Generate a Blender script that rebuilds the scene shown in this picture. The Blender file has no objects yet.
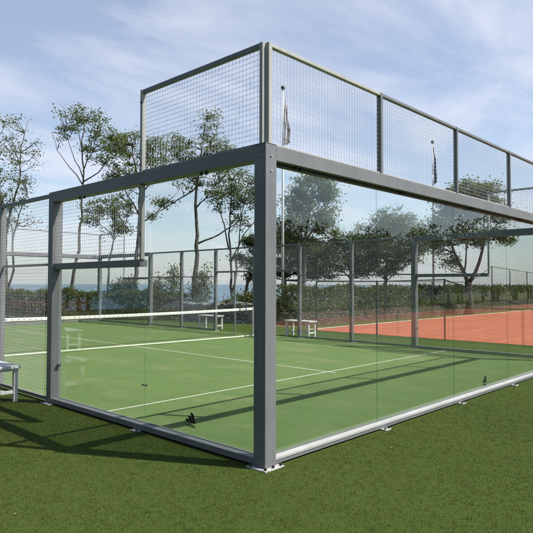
import bpy, bmesh, math, random
import numpy as np
from mathutils import Vector, Matrix
R = math.radians
random.seed(7)
rng = np.random.default_rng(7)
scn = bpy.context.scene
COL = scn.collection

# ------------------------------------------------------------------ camera
F = 572.88                      # focal length in pixels of a 533 px picture
CAM = np.array([-3.853, -3.642, 1.7075])
YAW, PIT, ROL = 0.7555, 0.0314, 0.0024
fw = np.array([math.cos(PIT)*math.cos(YAW), math.cos(PIT)*math.sin(YAW), math.sin(PIT)])
rt = np.array([math.sin(YAW), -math.cos(YAW), 0.0])
up = np.cross(rt, fw)
c_, s_ = math.cos(ROL), math.sin(ROL)
rt, up = c_*rt + s_*up, -s_*rt + c_*up
cd = bpy.data.cameras.new('camera'); cam = bpy.data.objects.new('camera', cd); COL.objects.link(cam)
cd.sensor_width = 36; cd.sensor_height = 36; cd.lens = F/533*36; cd.clip_start = 0.1; cd.clip_end = 20000
m = Matrix.Identity(4)
for i in range(3):
    m[i][0], m[i][1], m[i][2], m[i][3] = rt[i], up[i], -fw[i], CAM[i]
cam.matrix_world = m
scn.camera = cam

def at(px, py, D):              # the point D metres ahead that the photograph shows at (px, py)
    return CAM + D*(fw + (px-266.5)/F*rt - (py-266.5)/F*up)
def gp(px, D, z=0.0):
    p = at(px, 284, D); return np.array([p[0], p[1], z])

# ------------------------------------------------------------------ helpers
def tag(o, label=None, cat=None, group=None, kind=None):
    if label: o['label'] = label
    if cat: o['category'] = cat; o['kind'] = 'thing'
    if group: o['group'] = group
    if kind: o['kind'] = kind
    return o
def empty(name, loc=(0, 0, 0), rz=0.0):
    o = bpy.data.objects.new(name, None); o.empty_display_size = .2
    COL.objects.link(o); o.location = loc; o.rotation_euler = (0, 0, rz); return o
def copy_tree(o, parent=None):
    c = o.copy(); COL.objects.link(c)
    if parent: c.parent = parent
    for ch in [x for x in COL.objects if x.parent == o]: copy_tree(ch, c)
    return c

class MB:
    def __init__(s): s.v = []; s.f = []
    def poly(s, vs, fs):
        n = len(s.v); s.v += [tuple(map(float, q)) for q in vs]; s.f += [tuple(i+n for i in f) for f in fs]
        return s
    def box(s, a, b, M=None):
        x0, y0, z0 = a; x1, y1, z1 = b
        x0, x1 = min(x0, x1), max(x0, x1); y0, y1 = min(y0, y1), max(y0, y1); z0, z1 = min(z0, z1), max(z0, z1)
        vs = [(x0,y0,z0),(x1,y0,z0),(x1,y1,z0),(x0,y1,z0),(x0,y0,z1),(x1,y0,z1),(x1,y1,z1),(x0,y1,z1)]
        if M: vs = [M(*q) for q in vs]
        return s.poly(vs, [(3,2,1,0),(4,5,6,7),(0,1,5,4),(1,2,6,5),(2,3,7,6),(3,0,4,7)])
    def tube(s, pts, rad, n=6, cap=True):
        pts = [np.array(p, float) for p in pts]
        if not hasattr(rad, '__len__'): rad = [rad]*len(pts)
        base = len(s.v)
        t0 = pts[1]-pts[0]; a = np.cross(t0, [0, 0, 1.]); 
        if np.linalg.norm(a) < 1e-6*np.linalg.norm(t0)+1e-9: a = np.array([1., 0, 0])
        a /= np.linalg.norm(a)
        for i, p in enumerate(pts):
            t = pts[min(i+1, len(pts)-1)] - pts[max(i-1, 0)]
            t = t/(np.linalg.norm(t)+1e-12)
            a = a - t*np.dot(a, t); a /= (np.linalg.norm(a)+1e-12)
            b = np.cross(t, a)
            for k in range(n):
                w = 2*math.pi*k/n
                s.v.append(tuple(p + rad[i]*(math.cos(w)*a + math.sin(w)*b)))
        for i in range(len(pts)-1):
            for k in range(n):
                q = base+i*n; k2 = (k+1) % n
                s.f.append((q+k, q+k2, q+n+k2, q+n+k))
        if cap:
            s.f.append(tuple(base+k for k in reversed(range(n))))
            s.f.append(tuple(base+(len(pts)-1)*n+k for k in range(n)))
        return s
    def build(s, name, mat, parent=None, bevel=0.0, smooth=False):
        me = bpy.data.meshes.new(name); me.from_pydata(s.v, [], s.f); me.update()
        bm = bmesh.new(); bm.from_mesh(me); bmesh.ops.recalc_face_normals(bm, faces=bm.faces); bm.to_mesh(me); bm.free()
        return link(name, me, mat, parent, bevel, smooth)
def link(name, me, mat, parent=None, bevel=0.0, smooth=False):
    o = bpy.data.objects.new(name, me); COL.objects.link(o)
    if mat: me.materials.append(mat)
    if smooth: me.polygons.foreach_set('use_smooth', [True]*len(me.polygons))
    if parent: o.parent = parent
    if bevel:
        b = o.modifiers.new('bevel', 'BEVEL'); b.width = bevel; b.segments = 2; b.limit_method = 'ANGLE'
    return o
def mesh_np(name, verts, k):    # faces of k vertices each, in order
    n = len(verts)//k
    me = bpy.data.meshes.new(name)
    me.vertices.add(len(verts)); me.vertices.foreach_set('co', verts.astype(np.float32).ravel())
    me.loops.add(n*k); me.loops.foreach_set('vertex_index', np.arange(n*k, dtype=np.int32))
    me.polygons.add(n); me.polygons.foreach_set('loop_start', np.arange(0, n*k, k, dtype=np.int32))
    me.update(calc_edges=True); me.validate()
    return me

def leaves(centers, size, spread_flat=.6, seed=0):
    r = np.random.default_rng(seed); n = len(centers)
    a = r.normal(size=(n, 3)); a[:, 2] *= spread_flat; a /= np.linalg.norm(a, axis=1, keepdims=True)
    b = np.cross(a, r.normal(size=(n, 3))); b /= np.linalg.norm(b, axis=1, keepdims=True)
    L_ = (size*r.uniform(.6, 1.35, n))[:, None]; w_ = L_*r.uniform(.4, .68, n)[:, None]
    v = np.zeros((n, 4, 3)); v[:, 0] = centers-a*L_*.5; v[:, 1] = centers+b*w_*.5; v[:, 2] = centers+a*L_*.5; v[:, 3] = centers-b*w_*.5
    return v.reshape(-1, 3)

# ------------------------------------------------------------------ materials
class NT:
    def __init__(s, name):
        s.m = bpy.data.materials.new(name); s.m.use_nodes = True; s.t = s.m.node_tree; s.t.nodes.clear()
    def n(s, typ, **kw):
        nd = s.t.nodes.new(typ)
        for k, v in kw.items():
            if k[0] == 'i' and k[1:].isdigit(): nd.inputs[int(k[1:])].default_value = v
            else: setattr(nd, k, v)
        return nd
    def l(s, a, b): s.t.links.new(a, b)
    def noise(s, scale, detail=4, rough=.55, coord='Object', stretch=None):
        tc = s.n('ShaderNodeTexCoord'); out = tc.outputs[coord]
        if stretch:
            mp = s.n('ShaderNodeMapping'); mp.inputs['Scale'].default_value = stretch; s.l(out, mp.inputs[0]); out = mp.outputs[0]
        nz = s.n('ShaderNodeTexNoise'); nz.inputs['Scale'].default_value = scale; nz.inputs['Detail'].default_value = detail
        nz.inputs['Roughness'].default_value = rough; s.l(out, nz.inputs['Vector']); return nz.outputs['Fac']
    def ramp(s, fac, stops):
        r = s.n('ShaderNodeValToRGB'); s.l(fac, r.inputs[0]); e = r.color_ramp.elements
        while len(e) < len(stops): e.new(.5)
        for q, (p, c) in zip(e, stops): q.position = p; q.color = (*c, 1) if len(c) == 3 else c
        return r.outputs[0]
    def mix(s, fac, a, b, typ='MIX'):
        mx = s.n('ShaderNodeMix', data_type='RGBA', blend_type=typ)
        for sock, v in ((mx.inputs[0], fac), (mx.inputs[6], a), (mx.inputs[7], b)):
            if hasattr(v, 'is_output'): s.l(v, sock)
            else: sock.default_value = v if not isinstance(v, tuple) or len(v) == 4 else (*v, 1)
        return mx.outputs[2]
    def bump(s, h, strength=.3, dist=.01):
        b = s.n('ShaderNodeBump'); b.inputs['Strength'].default_value = strength; b.inputs['Distance'].default_value = dist
        s.l(h, b.inputs['Height']); return b.outputs[0]
    def out(s, sh): o = s.n('ShaderNodeOutputMaterial'); s.l(sh, o.inputs[0]); return s.m
    def princ(s, col, rough=.6, metal=0., normal=None, spec=.5):
        p = s.n('ShaderNodeBsdfPrincipled')
        for k, v in (('Base Color', col), ('Roughness', rough), ('Metallic', metal), ('Specular IOR Level', spec)):
            if hasattr(v, 'is_output'): s.l(v, p.inputs[k])
            else: p.inputs[k].default_value = (*v, 1) if isinstance(v, tuple) else v
        if normal: s.l(normal, p.inputs['Normal'])
        return p.outputs[0]

def paint(name, c, rough=.45, var=.12, scale=3.0, metal=0.):
    t = NT(name); f = t.noise(scale, 5, .6)
    lo = tuple(x*(1-var) for x in c); hi = tuple(min(1, x*(1+var)) for x in c)
    col = t.ramp(f, [(.3, lo), (.7, hi)])
    k = t.ramp(t.noise(1, 5, .65, stretch=(22, 22, .7)), [(.35, (1-var*.9,)*3), (.7, (1+var*.4,)*3)])
    col = t.mix(1., col, k, 'MULTIPLY')
    g = t.noise(60, 2)
    return t.out(t.princ(col, rough, metal, t.bump(g, .04, .002)))
M = {}
M['frame'] = paint('grey_frame_paint', (.142, .147, .15), .5)
M['light'] = paint('pale_grey_frame_paint', (.33, .33, .30), .5)
M['galv'] = paint('galvanised_steel', (.36, .36, .345), .5, .25, 9, .1)
M['rail'] = paint('white_aluminium_rail', (.33, .33, .318), .5, .12)
M['wire'] = paint('galvanised_wire', (.42, .43, .45), .5)
M['dark'] = paint('black_steel', (.02, .022, .022), .5)
M['rubber'] = paint('black_rubber', (.012, .012, .012), .6)
M['white'] = paint('white_bench_paint', (.52, .52, .51), .5, .15, 6)
M['pole'] = paint('white_pole_paint', (.55, .56, .56), .35, .06)
M['net'] = paint('dark_netting', (.03, .035, .03), .8)
M['band'] = paint('white_net_band', (.56, .56, .52), .8, .05)
M['emblem'] = paint('black_emblem_film', (.006, .008, .008), .4)
M['fence'] = paint('dark_green_fence_steel', (.018, .028, .022), .5)

def glass_mat():
    t = NT('tempered_glass')
    g = t.n('ShaderNodeNewGeometry')
    mr = t.n('ShaderNodeMapRange'); mr.inputs['To Min'].default_value = 1.43; mr.inputs['To Max'].default_value = 1/1.43
    t.l(g.outputs['Backfacing'], mr.inputs['Value'])
    fr = t.n('ShaderNodeFresnel'); t.l(mr.outputs[0], fr.inputs['IOR'])
    tr = t.n('ShaderNodeBsdfTransparent'); tr.inputs[0].default_value = (.94, .960, .945, 1)
    gl = t.n('ShaderNodeBsdfGlossy'); gl.inputs['Roughness'].default_value = .0; gl.inputs[0].default_value = (.97, 1, .99, 1)
    mx = t.n('ShaderNodeMixShader'); t.l(fr.outputs[0], mx.inputs[0]); t.l(tr.outputs[0], mx.inputs[1]); t.l(gl.outputs[0], mx.inputs[2])
    # a thin film of dust on the pane
    df = t.n('ShaderNodeBsdfDiffuse'); df.inputs[0].default_value = (.55, .58, .55, 1)
    dn = t.ramp(t.noise(1.7, 9, .68), [(.45, (.001,)*3), (.62, (.007,)*3), (.8, (.028,)*3)])
    m2 = t.n('ShaderNodeMixShader'); t.l(dn, m2.inputs[0]); t.l(mx.outputs[0], m2.inputs[1]); t.l(df.outputs[0], m2.inputs[2])
    return t.out(m2.outputs[0])
M['glass'] = glass_mat()
t = NT('green_glass_edge')
tr = t.n('ShaderNodeBsdfTransparent'); tr.inputs[0].default_value = (.82, .92, .87, 1)
mx = t.n('ShaderNodeMixShader', i0=.10); t.l(tr.outputs[0], mx.inputs[1]); t.l(t.princ((.16, .24, .2), .25), mx.inputs[2])
M['glass_edge'] = t.out(mx.outputs[0])

def turf_mat(name, dark, mid, lite, sand=None, fine=220, wear=.0):
    t = NT(name)
    a = t.noise(.55, 5, .6); b = t.noise(9, 4, .6); c = t.noise(fine, 2, .7)
    col = t.ramp(a, [(.3, dark), (.5, mid), (.72, lite)])
    col = t.mix(.55, col, t.ramp(b, [(.3, dark), (.7, lite)]))
    col = t.mix(.6, col, t.ramp(c, [(.25, tuple(x*.7 for x in dark)), (.5, mid), (.78, tuple(x*1.35 for x in lite))]))
    if sand:
        s1 = t.noise(.8, 6, .65, stretch=(1, .45, 1)); k = t.ramp(s1, [(.5, (0,)*3), (.75, (wear,)*3)])
        col = t.mix(k, col, sand)
    return t.out(t.princ(col, .85, 0, t.bump(c, .5, .012), .08))
M['lawn'] = turf_mat('lawn_turf', (0.0359, 0.0559, 0.0100), (0.0422, 0.0646, 0.0121), (0.0484, 0.0734, 0.0146))
def court_mat():
    t = NT('court_turf')
    a = t.noise(.5, 6, .65); b = t.noise(3.2, 5, .65, stretch=(1, .35, 1)); f = t.noise(170, 2, .7); g = t.noise(28, 3, .7)
    col = t.ramp(a, [(.38, (0.0765, 0.1240, 0.0390)), (.5, (0.0961, 0.1488, 0.0483)), (.7, (0.1158, 0.1717, 0.0594))])
    col = t.mix(.62, col, t.ramp(b, [(.40, (0.0687, 0.1145, 0.0353)), (.60, (0.1275, 0.1813, 0.0668))]))
    col = t.mix(.35, col, t.ramp(g, [(.36, (0.0736, 0.1164, 0.0371)), (.7, (0.1226, 0.1765, 0.0631))]))
    col = t.mix(.5, col, t.ramp(f, [(.25, (0.0491, 0.0811, 0.0241)), (.5, (0.0981, 0.1507, 0.0492)), (.8, (0.1472, 0.2003, 0.0789))]))
    k = t.ramp(t.noise(1.1, 7, .7, stretch=(1, .5, 1)), [(.52, (0,)*3), (.66, (.5,)*3)])     # drifts of sand in the pile
    col = t.mix(k, col, (0.1864, 0.1908, 0.0928))
    w_ = t.ramp(t.noise(2.3, 6, .7, stretch=(.4, 1, 1)), [(.6, (0,)*3), (.78, (.45,)*3)])      # scuffed, worn patches
    col = t.mix(w_, col, (0.0589, 0.0954, 0.0325))
    return t.out(t.princ(col, .9, 0, t.bump(f, .5, .01), .15))
M['court'] = court_mat()
M['line'] = paint('white_court_line', (.40, .425, .32), .85, .15, 20)

def blade_mat():
    t = NT('turf_blades')
    g = t.n('ShaderNodeNewGeometry')
    col = t.ramp(g.outputs['Random Per Island'], [(0, (0.0383, 0.0540, 0.0099)), (.3, (0.0557, 0.0767, 0.0143)), (.65, (0.0696, 0.0940, 0.0187)), (.85, (0.1125, 0.1339, 0.0374)), (1, (0.1856, 0.1836, 0.0880))])
    big = t.ramp(t.noise(.6, 4, .6), [(.38, (.80, .83, .78)), (.62, (1.18, 1.14, 1.12))])
    big = t.mix(1., big, t.ramp(t.noise(6, 6, .7), [(.38, (.78, .80, .78)), (.62, (1.22, 1.18, 1.16))]), 'MULTIPLY')
    col = t.mix(1., col, big, 'MULTIPLY')
    d = t.princ(col, .85, 0, None, .04)
    tr = t.n('ShaderNodeBsdfTranslucent'); t.l(col, tr.inputs[0])
    mx = t.n('ShaderNodeMixShader', i0=.35); t.l(d, mx.inputs[1]); t.l(tr.outputs[0], mx.inputs[2])
    return t.out(mx.outputs[0])
M['blade'] = blade_mat()

def leaf_mat(name, dark, mid, lite, trans=.3):
    t = NT(name)
    g = t.n('ShaderNodeNewGeometry')
    a = t.ramp(g.outputs['Random Per Island'], [(0, dark), (.5, mid), (1, lite)])
    b = t.ramp(t.noise(.8, 3), [(.3, (.72,)*3), (.7, (1.2,)*3)])
    col = t.mix(1., a, b, 'MULTIPLY')
    d = t.princ(col, .65, 0, None, .14)
    tr = t.n('ShaderNodeBsdfTranslucent'); t.l(t.mix(1., col, (1.1, 1.25, .6), 'MULTIPLY'), tr.inputs[0])
    mx = t.n('ShaderNodeMixShader', i0=trans); t.l(d, mx.inputs[1]); t.l(tr.outputs[0], mx.inputs[2])
    return t.out(mx.outputs[0])
M['leaf'] = leaf_mat('leaves_mid', (.06, .086, .026), (.098, .13, .044), (.15, .18, .075), .42)
M['leaf_pale'] = leaf_mat('leaves_silvery', (.065, .088, .042), (.10, .128, .066), (.15, .175, .10), .36)
M['leaf_dark'] = leaf_mat('needles_dark', (.022, .036, .015), (.04, .058, .025), (.066, .086, .04), .24)
M['hedge'] = leaf_mat('hedge_leaves', (.048, .060, .016), (.085, .098, .028), (.14, .14, .052), .38)
def bark_mat(name, a, b):
    t = NT(name); n = t.noise(6, 6, .65, stretch=(1, 1, .25))
    return t.out(t.princ(t.ramp(n, [(.3, a), (.7, b)]), .9, 0, t.bump(n, .6, .03), .2))
M['bark'] = bark_mat('grey_brown_bark', (.05, .045, .038), (.13, .115, .095))
M['bark_pale'] = bark_mat('pale_bark', (.10, .095, .085), (.24, .225, .20))

def stone_mat(name, a, b, c, joint, scale):
    t = NT(name)
    tc = t.n('ShaderNodeTexCoord'); mp = t.n('ShaderNodeMapping'); mp.inputs['Scale'].default_value = (1, 1, 1.7); t.l(tc.outputs['Object'], mp.inputs[0])
    v = t.n('ShaderNodeTexVoronoi'); v.inputs['Scale'].default_value = scale; t.l(mp.outputs[0], v.inputs['Vector'])
    e = t.n('ShaderNodeTexVoronoi', feature='DISTANCE_TO_EDGE'); e.inputs['Scale'].default_value = scale; t.l(mp.outputs[0], e.inputs['Vector'])
    sp = t.n('ShaderNodeSeparateColor'); t.l(v.outputs['Color'], sp.inputs[0])
    col = t.ramp(sp.outputs[0], [(0, a), (.6, b), (1, c)])
    col = t.mix(.4, col, t.ramp(t.noise(7, 5), [(.3, a), (.7, c)]))
    k = t.ramp(e.outputs['Distance'], [(.02, (1,)*3), (.08, (0,)*3)])
    col = t.mix(k, col, joint)
    h = t.ramp(e.outputs['Distance'], [(0, (0,)*3), (.2, (1,)*3)])
    return t.out(t.princ(col, .9, 0, t.bump(h, .8, .06), .2))
M['stone_brown'] = stone_mat('brown_rubble_stone', (.055, .036, .026), (.085, .058, .043), (.15, .115, .09), (.04, .03, .023), 4.6)
M['stone_grey'] = stone_mat('grey_rubble_stone', (.13, .125, .115), (.2, .19, .175), (.32, .31, .29), (.06, .055, .05), 4.0)

t = NT('clay'); a = t.noise(.35, 6, .6); b = t.noise(40, 3)
col = t.mix(.4, t.ramp(a, [(.3, (0.2875, 0.0803, 0.0454)), (.7, (0.3507, 0.1071, 0.0626))]), t.ramp(b, [(.3, (0.2818, 0.0762, 0.0432)), (.7, (0.3680, 0.1154, 0.0670))]))
d_ = t.ramp(t.noise(1.6, 5, .6, stretch=(.12, 1.5, 1)), [(.35, (.86,)*3), (.68, (1.12,)*3)]); col = t.mix(1., col, d_, 'MULTIPLY')
M['clay'] = t.out(t.princ(col, .95, 0, t.bump(b, .3, .01), .1))
t = NT('rough_ground'); a = t.noise(.25, 6, .6); b = t.noise(14, 4)
col = t.mix(.5, t.ramp(a, [(.35, (.06, .075, .025)), (.6, (.12, .11, .06)), (.8, (.25, .23, .18))]), t.ramp(b, [(.3, (.05, .06, .02)), (.7, (.15, .14, .07))]))
M['ground'] = t.out(t.princ(col, .95, 0, t.bump(b, .5, .03), .15))
t = NT('sea_water'); a = t.noise(.05, 6, .6, stretch=(1, 1.6, 1)); b = t.noise(.9, 5, .6)
M['sea'] = t.out(t.princ(t.ramp(a, [(.35, (.04, .085, .12)), (.7, (.06, .11, .145))]), .28, 0, t.bump(b, .8, .35), .35))
t = NT('striped_flag'); tc = t.n('ShaderNodeTexCoord'); sx = t.n('ShaderNodeSeparateXYZ'); t.l(tc.outputs['Object'], sx.inputs[0])
w = t.n('ShaderNodeMath', operation='SINE'); ml = t.n('ShaderNodeMath', operation='MULTIPLY', i1=9.); t.l(sx.outputs[2], ml.inputs[0])
ad = t.n('ShaderNodeMath', operation='ADD'); m3 = t.n('ShaderNodeMath', operation='MULTIPLY', i1=14.); t.l(sx.outputs[0], m3.inputs[0]); t.l(ml.outputs[0], ad.inputs[0]); t.l(m3.outputs[0], ad.inputs[1])
t.l(ad.outputs[0], w.inputs[0])
M['flag_pale'] = t.out(t.princ(t.ramp(w.outputs[0], [(.3, (.66, .65, .66)), (.55, (.46, .39, .40))]), .85))
M['flag_dark'] = paint('navy_flag_cloth', (.05, .06, .10), .85, .3, 5)

# ------------------------------------------------------------------ world and sun
sd = np.array([.345, -.63, 1.0]); sd /= np.linalg.norm(sd)
el = math.asin(sd[2]); az = math.atan2(sd[0], sd[1])
w = bpy.data.worlds.new('World'); scn.world = w; w.use_nodes = True
nt = w.node_tree; nt.nodes.clear()
def wn(typ, **kw):
    n = nt.nodes.new(typ)
    for k, v in kw.items(): setattr(n, k, v)
    return n
L = nt.links.new
sky = wn('ShaderNodeTexSky', sky_type='NISHITA', sun_disc=False, sun_elevation=el, sun_rotation=az, altitude=0, air_density=1.0, dust_density=1.0, ozone_density=1.6)
tc = wn('ShaderNodeTexCoord'); sp = wn('ShaderNodeSeparateXYZ'); L(tc.outputs['Generated'], sp.inputs[0])
mz = wn('ShaderNodeMath', operation='MAXIMUM'); mz.inputs[1].default_value = 0.0; L(sp.outputs[2], mz.inputs[0])
az2 = wn('ShaderNodeMath', operation='ADD'); az2.inputs[1].default_value = .12; L(mz.outputs[0], az2.inputs[0])
dv = wn('ShaderNodeVectorMath', operation='DIVIDE'); cb = wn('ShaderNodeCombineXYZ')
for i in range(3): L(az2.outputs[0], cb.inputs[i])
L(tc.outputs['Generated'], dv.inputs[0]); L(cb.outputs[0], dv.inputs[1])
mp = wn('ShaderNodeMapping'); mp.inputs['Rotation'].default_value = (0, 0, R(35)); mp.inputs['Scale'].default_value = (.8, 1.5, .5); mp.inputs['Location'].default_value = (7.84, 4.32, 1.4)
L(dv.outputs[0], mp.inputs[0])
n1 = wn('ShaderNodeTexNoise'); n1.inputs['Scale'].default_value = 1.15; n1.inputs['Detail'].default_value = 9; n1.inputs['Roughness'].default_value = .56; n1.inputs['Distortion'].default_value = .35
L(mp.outputs[0], n1.inputs['Vector'])
r1 = wn('ShaderNodeValToRGB'); L(n1.outputs['Fac'], r1.inputs[0])
r1.color_ramp.elements[0].position = .44; r1.color_ramp.elements[0].color = (.27, .27, .27, 1)
r1.color_ramp.elements[1].position = .64; r1.color_ramp.elements[1].color = (.76, .76, .76, 1)
dt = wn('ShaderNodeVectorMath', operation='DOT_PRODUCT'); dt.inputs[1].default_value = (math.cos(YAW-.45), math.sin(YAW-.45), .0); L(tc.outputs['Generated'], dt.inputs[0])
dr = wn('ShaderNodeMapRange', interpolation_type='SMOOTHSTEP'); dr.inputs['From Min'].default_value = -.1; dr.inputs['From Max'].default_value = .75; dr.inputs['To Min'].default_value = .25; L(dt.outputs['Value'], dr.inputs['Value'])
cm = wn('ShaderNodeMath', operation='MULTIPLY'); L(r1.outputs[0], cm.inputs[0]); L(dr.outputs[0], cm.inputs[1])
hz = wn('ShaderNodeMapRange', interpolation_type='SMOOTHSTEP'); hz.inputs['From Min'].default_value = .22; hz.inputs['From Max'].default_value = -.02; hz.inputs['To Max'].default_value = .55; L(sp.outputs[2], hz.inputs['Value'])
mxx = wn('ShaderNodeMath', operation='MAXIMUM'); L(cm.outputs[0], mxx.inputs[0]); L(hz.outputs[0], mxx.inputs[1])
mx = wn('ShaderNodeMix', data_type='RGBA'); L(mxx.outputs[0], mx.inputs[0]); L(sky.outputs[0], mx.inputs[6]); mx.inputs[7].default_value = (5.0, 5.2, 5.9, 1)
bg = wn('ShaderNodeBackground'); bg.inputs['Strength'].default_value = .10; L(mx.outputs[2], bg.inputs['Color'])
wo = wn('ShaderNodeOutputWorld'); L(bg.outputs[0], wo.inputs[0])
sl = bpy.data.lights.new('sun', 'SUN'); sl.energy = 5.0; sl.angle = R(.53); sl.color = (1, .955, .88)
so = bpy.data.objects.new('sun', sl); COL.objects.link(so)
so.rotation_euler = Vector(-sd).to_track_quat('-Z', 'Y').to_euler(); so.location = (20, -30, 50)
scn.view_settings.view_transform = 'Standard'; scn.view_settings.look = 'None'; scn.view_settings.exposure = 0.75; scn.view_settings.gamma = 1
scn.view_settings.use_curve_mapping = False
scn.render.engine = 'CYCLES'
cy = scn.cycles
cy.max_bounces = 10; cy.transparent_max_bounces = 48; cy.glossy_bounces = 4; cy.diffuse_bounces = 3; cy.transmission_bounces = 6
cy.use_denoising = True; cy.sample_clamp_indirect = 6
cy.caustics_reflective = False; cy.caustics_refractive = False

# ------------------------------------------------------------------ ground, courts, sea
W, LN = 10.24, 20.24            # outer size of the court enclosure
SHORE = 31.0
def sheet(name, mat, pts, z):
    return tag(MB().poly([(x, y, z) for x, y in pts], [tuple(range(len(pts)))]).build(name, mat), kind='structure')
gb = MB()
ys = [(-400, 0), (SHORE, 0), (SHORE+2.5, -.9), (SHORE+6, -2.6), (SHORE+30, -5)]
gb.poly([q for y, z in ys for q in ((-600, y, z), (900, y, z))], [(2*i, 2*i+1, 2*i+3, 2*i+2) for i in range(len(ys)-1)])
tag(gb.build('ground', M['ground']), kind='structure')
sheet('lawn', M['lawn'], [(-40, -40), (60, -40), (60, 11.5), (13.6, 11.5), (12.3, 21.2), (-30, 21.2)], .004)
sheet('court_turf', M['court'], [(.06, .06), (W-.06, .06), (W-.06, LN-.06), (.06, LN-.06)], .009)
ln = MB()
def line(x0, y0, x1, y1, z=.0135): ln.poly([(x0, y0, z), (x1, y0, z), (x1, y1, z), (x0, y1, z)], [(0, 1, 2, 3)])
line(.12, 3.145, W-.12, 3.195); line(.12, LN-3.195, W-.12, LN-3.145)
line(W/2-.025, 2.97, W/2+.025, 3.145); line(W/2-.025, 3.195, W/2+.025, LN-3.195); line(W/2-.025, LN-3.145, W/2+.025, LN-2.97)
tag(ln.build('court_lines', M['line']), kind='structure')
sheet('clay_court', M['clay'], [(13.0, -14), (55, -14), (55, 10.2), (13.0, 10.2)], .012)
cl = MB(); z = .0165
cl.poly([(13.0, 9.98, z), (55, 9.98, z), (55, 10.2, z), (13.0, 10.2, z)], [(0, 1, 2, 3)])
tag(cl.build('clay_court_lines', M['line']), kind='structure')
tag(MB().poly([(-9000, SHORE+3, -2.2), (9000, SHORE+3, -2.2), (9000, 12000, -2.2), (-9000, 12000, -2.2)], [(0, 1, 2, 3)]).build('sea', M['sea']), kind='structure')

# ------------------------------------------------------------------ turf blades on the lawn around the enclosure
N = 2600000
x = rng.uniform(-6.5, 11, N); y = rng.uniform(-4.5, 9, N)
d = np.stack([x-CAM[0], y-CAM[1], np.full(N, -CAM[2])], 1)
zc = d@fw; px = 266.5+F*(d@rt)/np.maximum(zc, .1); py = 266.5-F*(d@up)/np.maximum(zc, .1)
keep = (zc > 1) & (px > -60) & (px < 600) & (py < 580) & ((x < -.01) | (y < -.01)) & (rng.uniform(0, 1, N) < np.clip(7.0/zc, 0, 1)**1.5)
x, y = x[keep], y[keep]; n = len(x)
h = rng.uniform(.005, .015, n)*(1+.35*np.sin(x*31+2*np.sin(y*17))*np.sin(y*27+2*np.sin(x*13))); wd = rng.uniform(.0012, .0025, n); a = rng.uniform(0, 2*math.pi, n); la = rng.uniform(0, 2*math.pi, n); ll = rng.uniform(.003, .016, n)
v = np.zeros((n, 3, 3))
v[:, 0] = np.stack([x-wd*np.cos(a), y-wd*np.sin(a), np.full(n, .003)], 1)
v[:, 1] = np.stack([x+wd*np.cos(a), y+wd*np.sin(a), np.full(n, .003)], 1)
v[:, 2] = np.stack([x+ll*np.cos(la), y+ll*np.sin(la), .003+h], 1)
tag(link('turf_blades', mesh_np('turf_blades', v.reshape(-1, 3), 3), M['blade']), 'short green artificial grass covering the ground outside the glass court', 'grass', kind='stuff')

r = np.random.default_rng(91); x = r.uniform(-6, 9, 260); y = r.uniform(-4, 6, 260); k_ = ((x < -.2) | (y < -.2)) & (r.uniform(0, 1, 260) < .4)
pts = np.stack([x[k_], y[k_], np.full(k_.sum(), .016)], 1)
t = NT('dry_leaf'); g = t.n('ShaderNodeNewGeometry')
fl = link('fallen_leaves', mesh_np('fallen_leaves', leaves(pts, .022, .15, 92), 4), t.out(t.princ(t.ramp(g.outputs['Random Per Island'], [(0, (.10, .07, .03)), (.5, (.24, .19, .09)), (1, (.4, .38, .3))]), .8)))
tag(fl, 'tiny pale dry leaf bits scattered on the artificial grass in front', 'leaf litter'); fl['kind'] = 'stuff'

# ------------------------------------------------------------------ padel court enclosure
WIRE, CELL = .0023, .05
def wires(b, T, u0, u1, z0, z1, v=.05, cell=CELL):
    h = WIRE/2
    nu = max(1, round((u1-u0)/cell)); nz = max(1, round((z1-z0)/cell))
    for i in range(1, nu): 
        u = u0+(u1-u0)*i/nu; b.box((u-h, v-h, z0), (u+h, v+h, z1), T)
    for j in range(1, nz):
        z = z0+(z1-z0)*j/nz; b.box((u0, v+h, z-h), (u1, v+3*h, z+h), T)
def mesh_panel(T, root, u0, u1, z0, z1, v=.05):
    b = MB(); wires(b, T, u0, u1, z0, z1, v); return b.build('mesh_panel', M['wire'], root)
def part(name, mat, root, T, boxes, bevel=.004):
    b = MB()
    for a, c in boxes: b.box(a, c, T)
    return b.build(name, mat, root, bevel)
def bolts(T, pts, parent, r=.011, h=.02):
    for (u, v_, z) in pts:
        MB().tube([T(u, v_, z), T(u, v_, z+h)], r, 6).build('bolt', M['rubber'], parent)
def post(T, root, u0, u1, v0, v1, z1, plate=None, mat='frame', bl=None):
    p = part('post', M[mat], root, T, [((u0, v0, 0.0), (u1, v1, z1))])
    if plate:
        pl = part('base_plate', M['galv'], p, T, [((plate[0], plate[2], .002), (plate[1], plate[3], .016))], .002)
        bolts(T, [(u, v, .014) for u, v in bl], p, .013, .024)
    return p
GZ0, GV = .085, .098
def pane(T, root, u0, u1, z1, gap=.004):
    o = MB().box((u0+gap, GV, GZ0-.012), (u1-gap, GV+.012, z1), T).build('glass_pane', M['glass'], root)
    o.data.materials.append(M['glass_edge'])
    big = sorted(o.data.polygons, key=lambda f: -f.area)[:2]
    for f in o.data.polygons: f.material_index = 0 if f in big or f.index in [q.index for q in big] else 1
    return o
def clamps(T, parent, u, zs):
    for z in zs:
        for du in (-.03, .03):
            MB().tube([T(u+du, GV-.008, z), T(u+du, GV+.018, z)], .010, 8).build('clamp', M['rubber'], parent)

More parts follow.
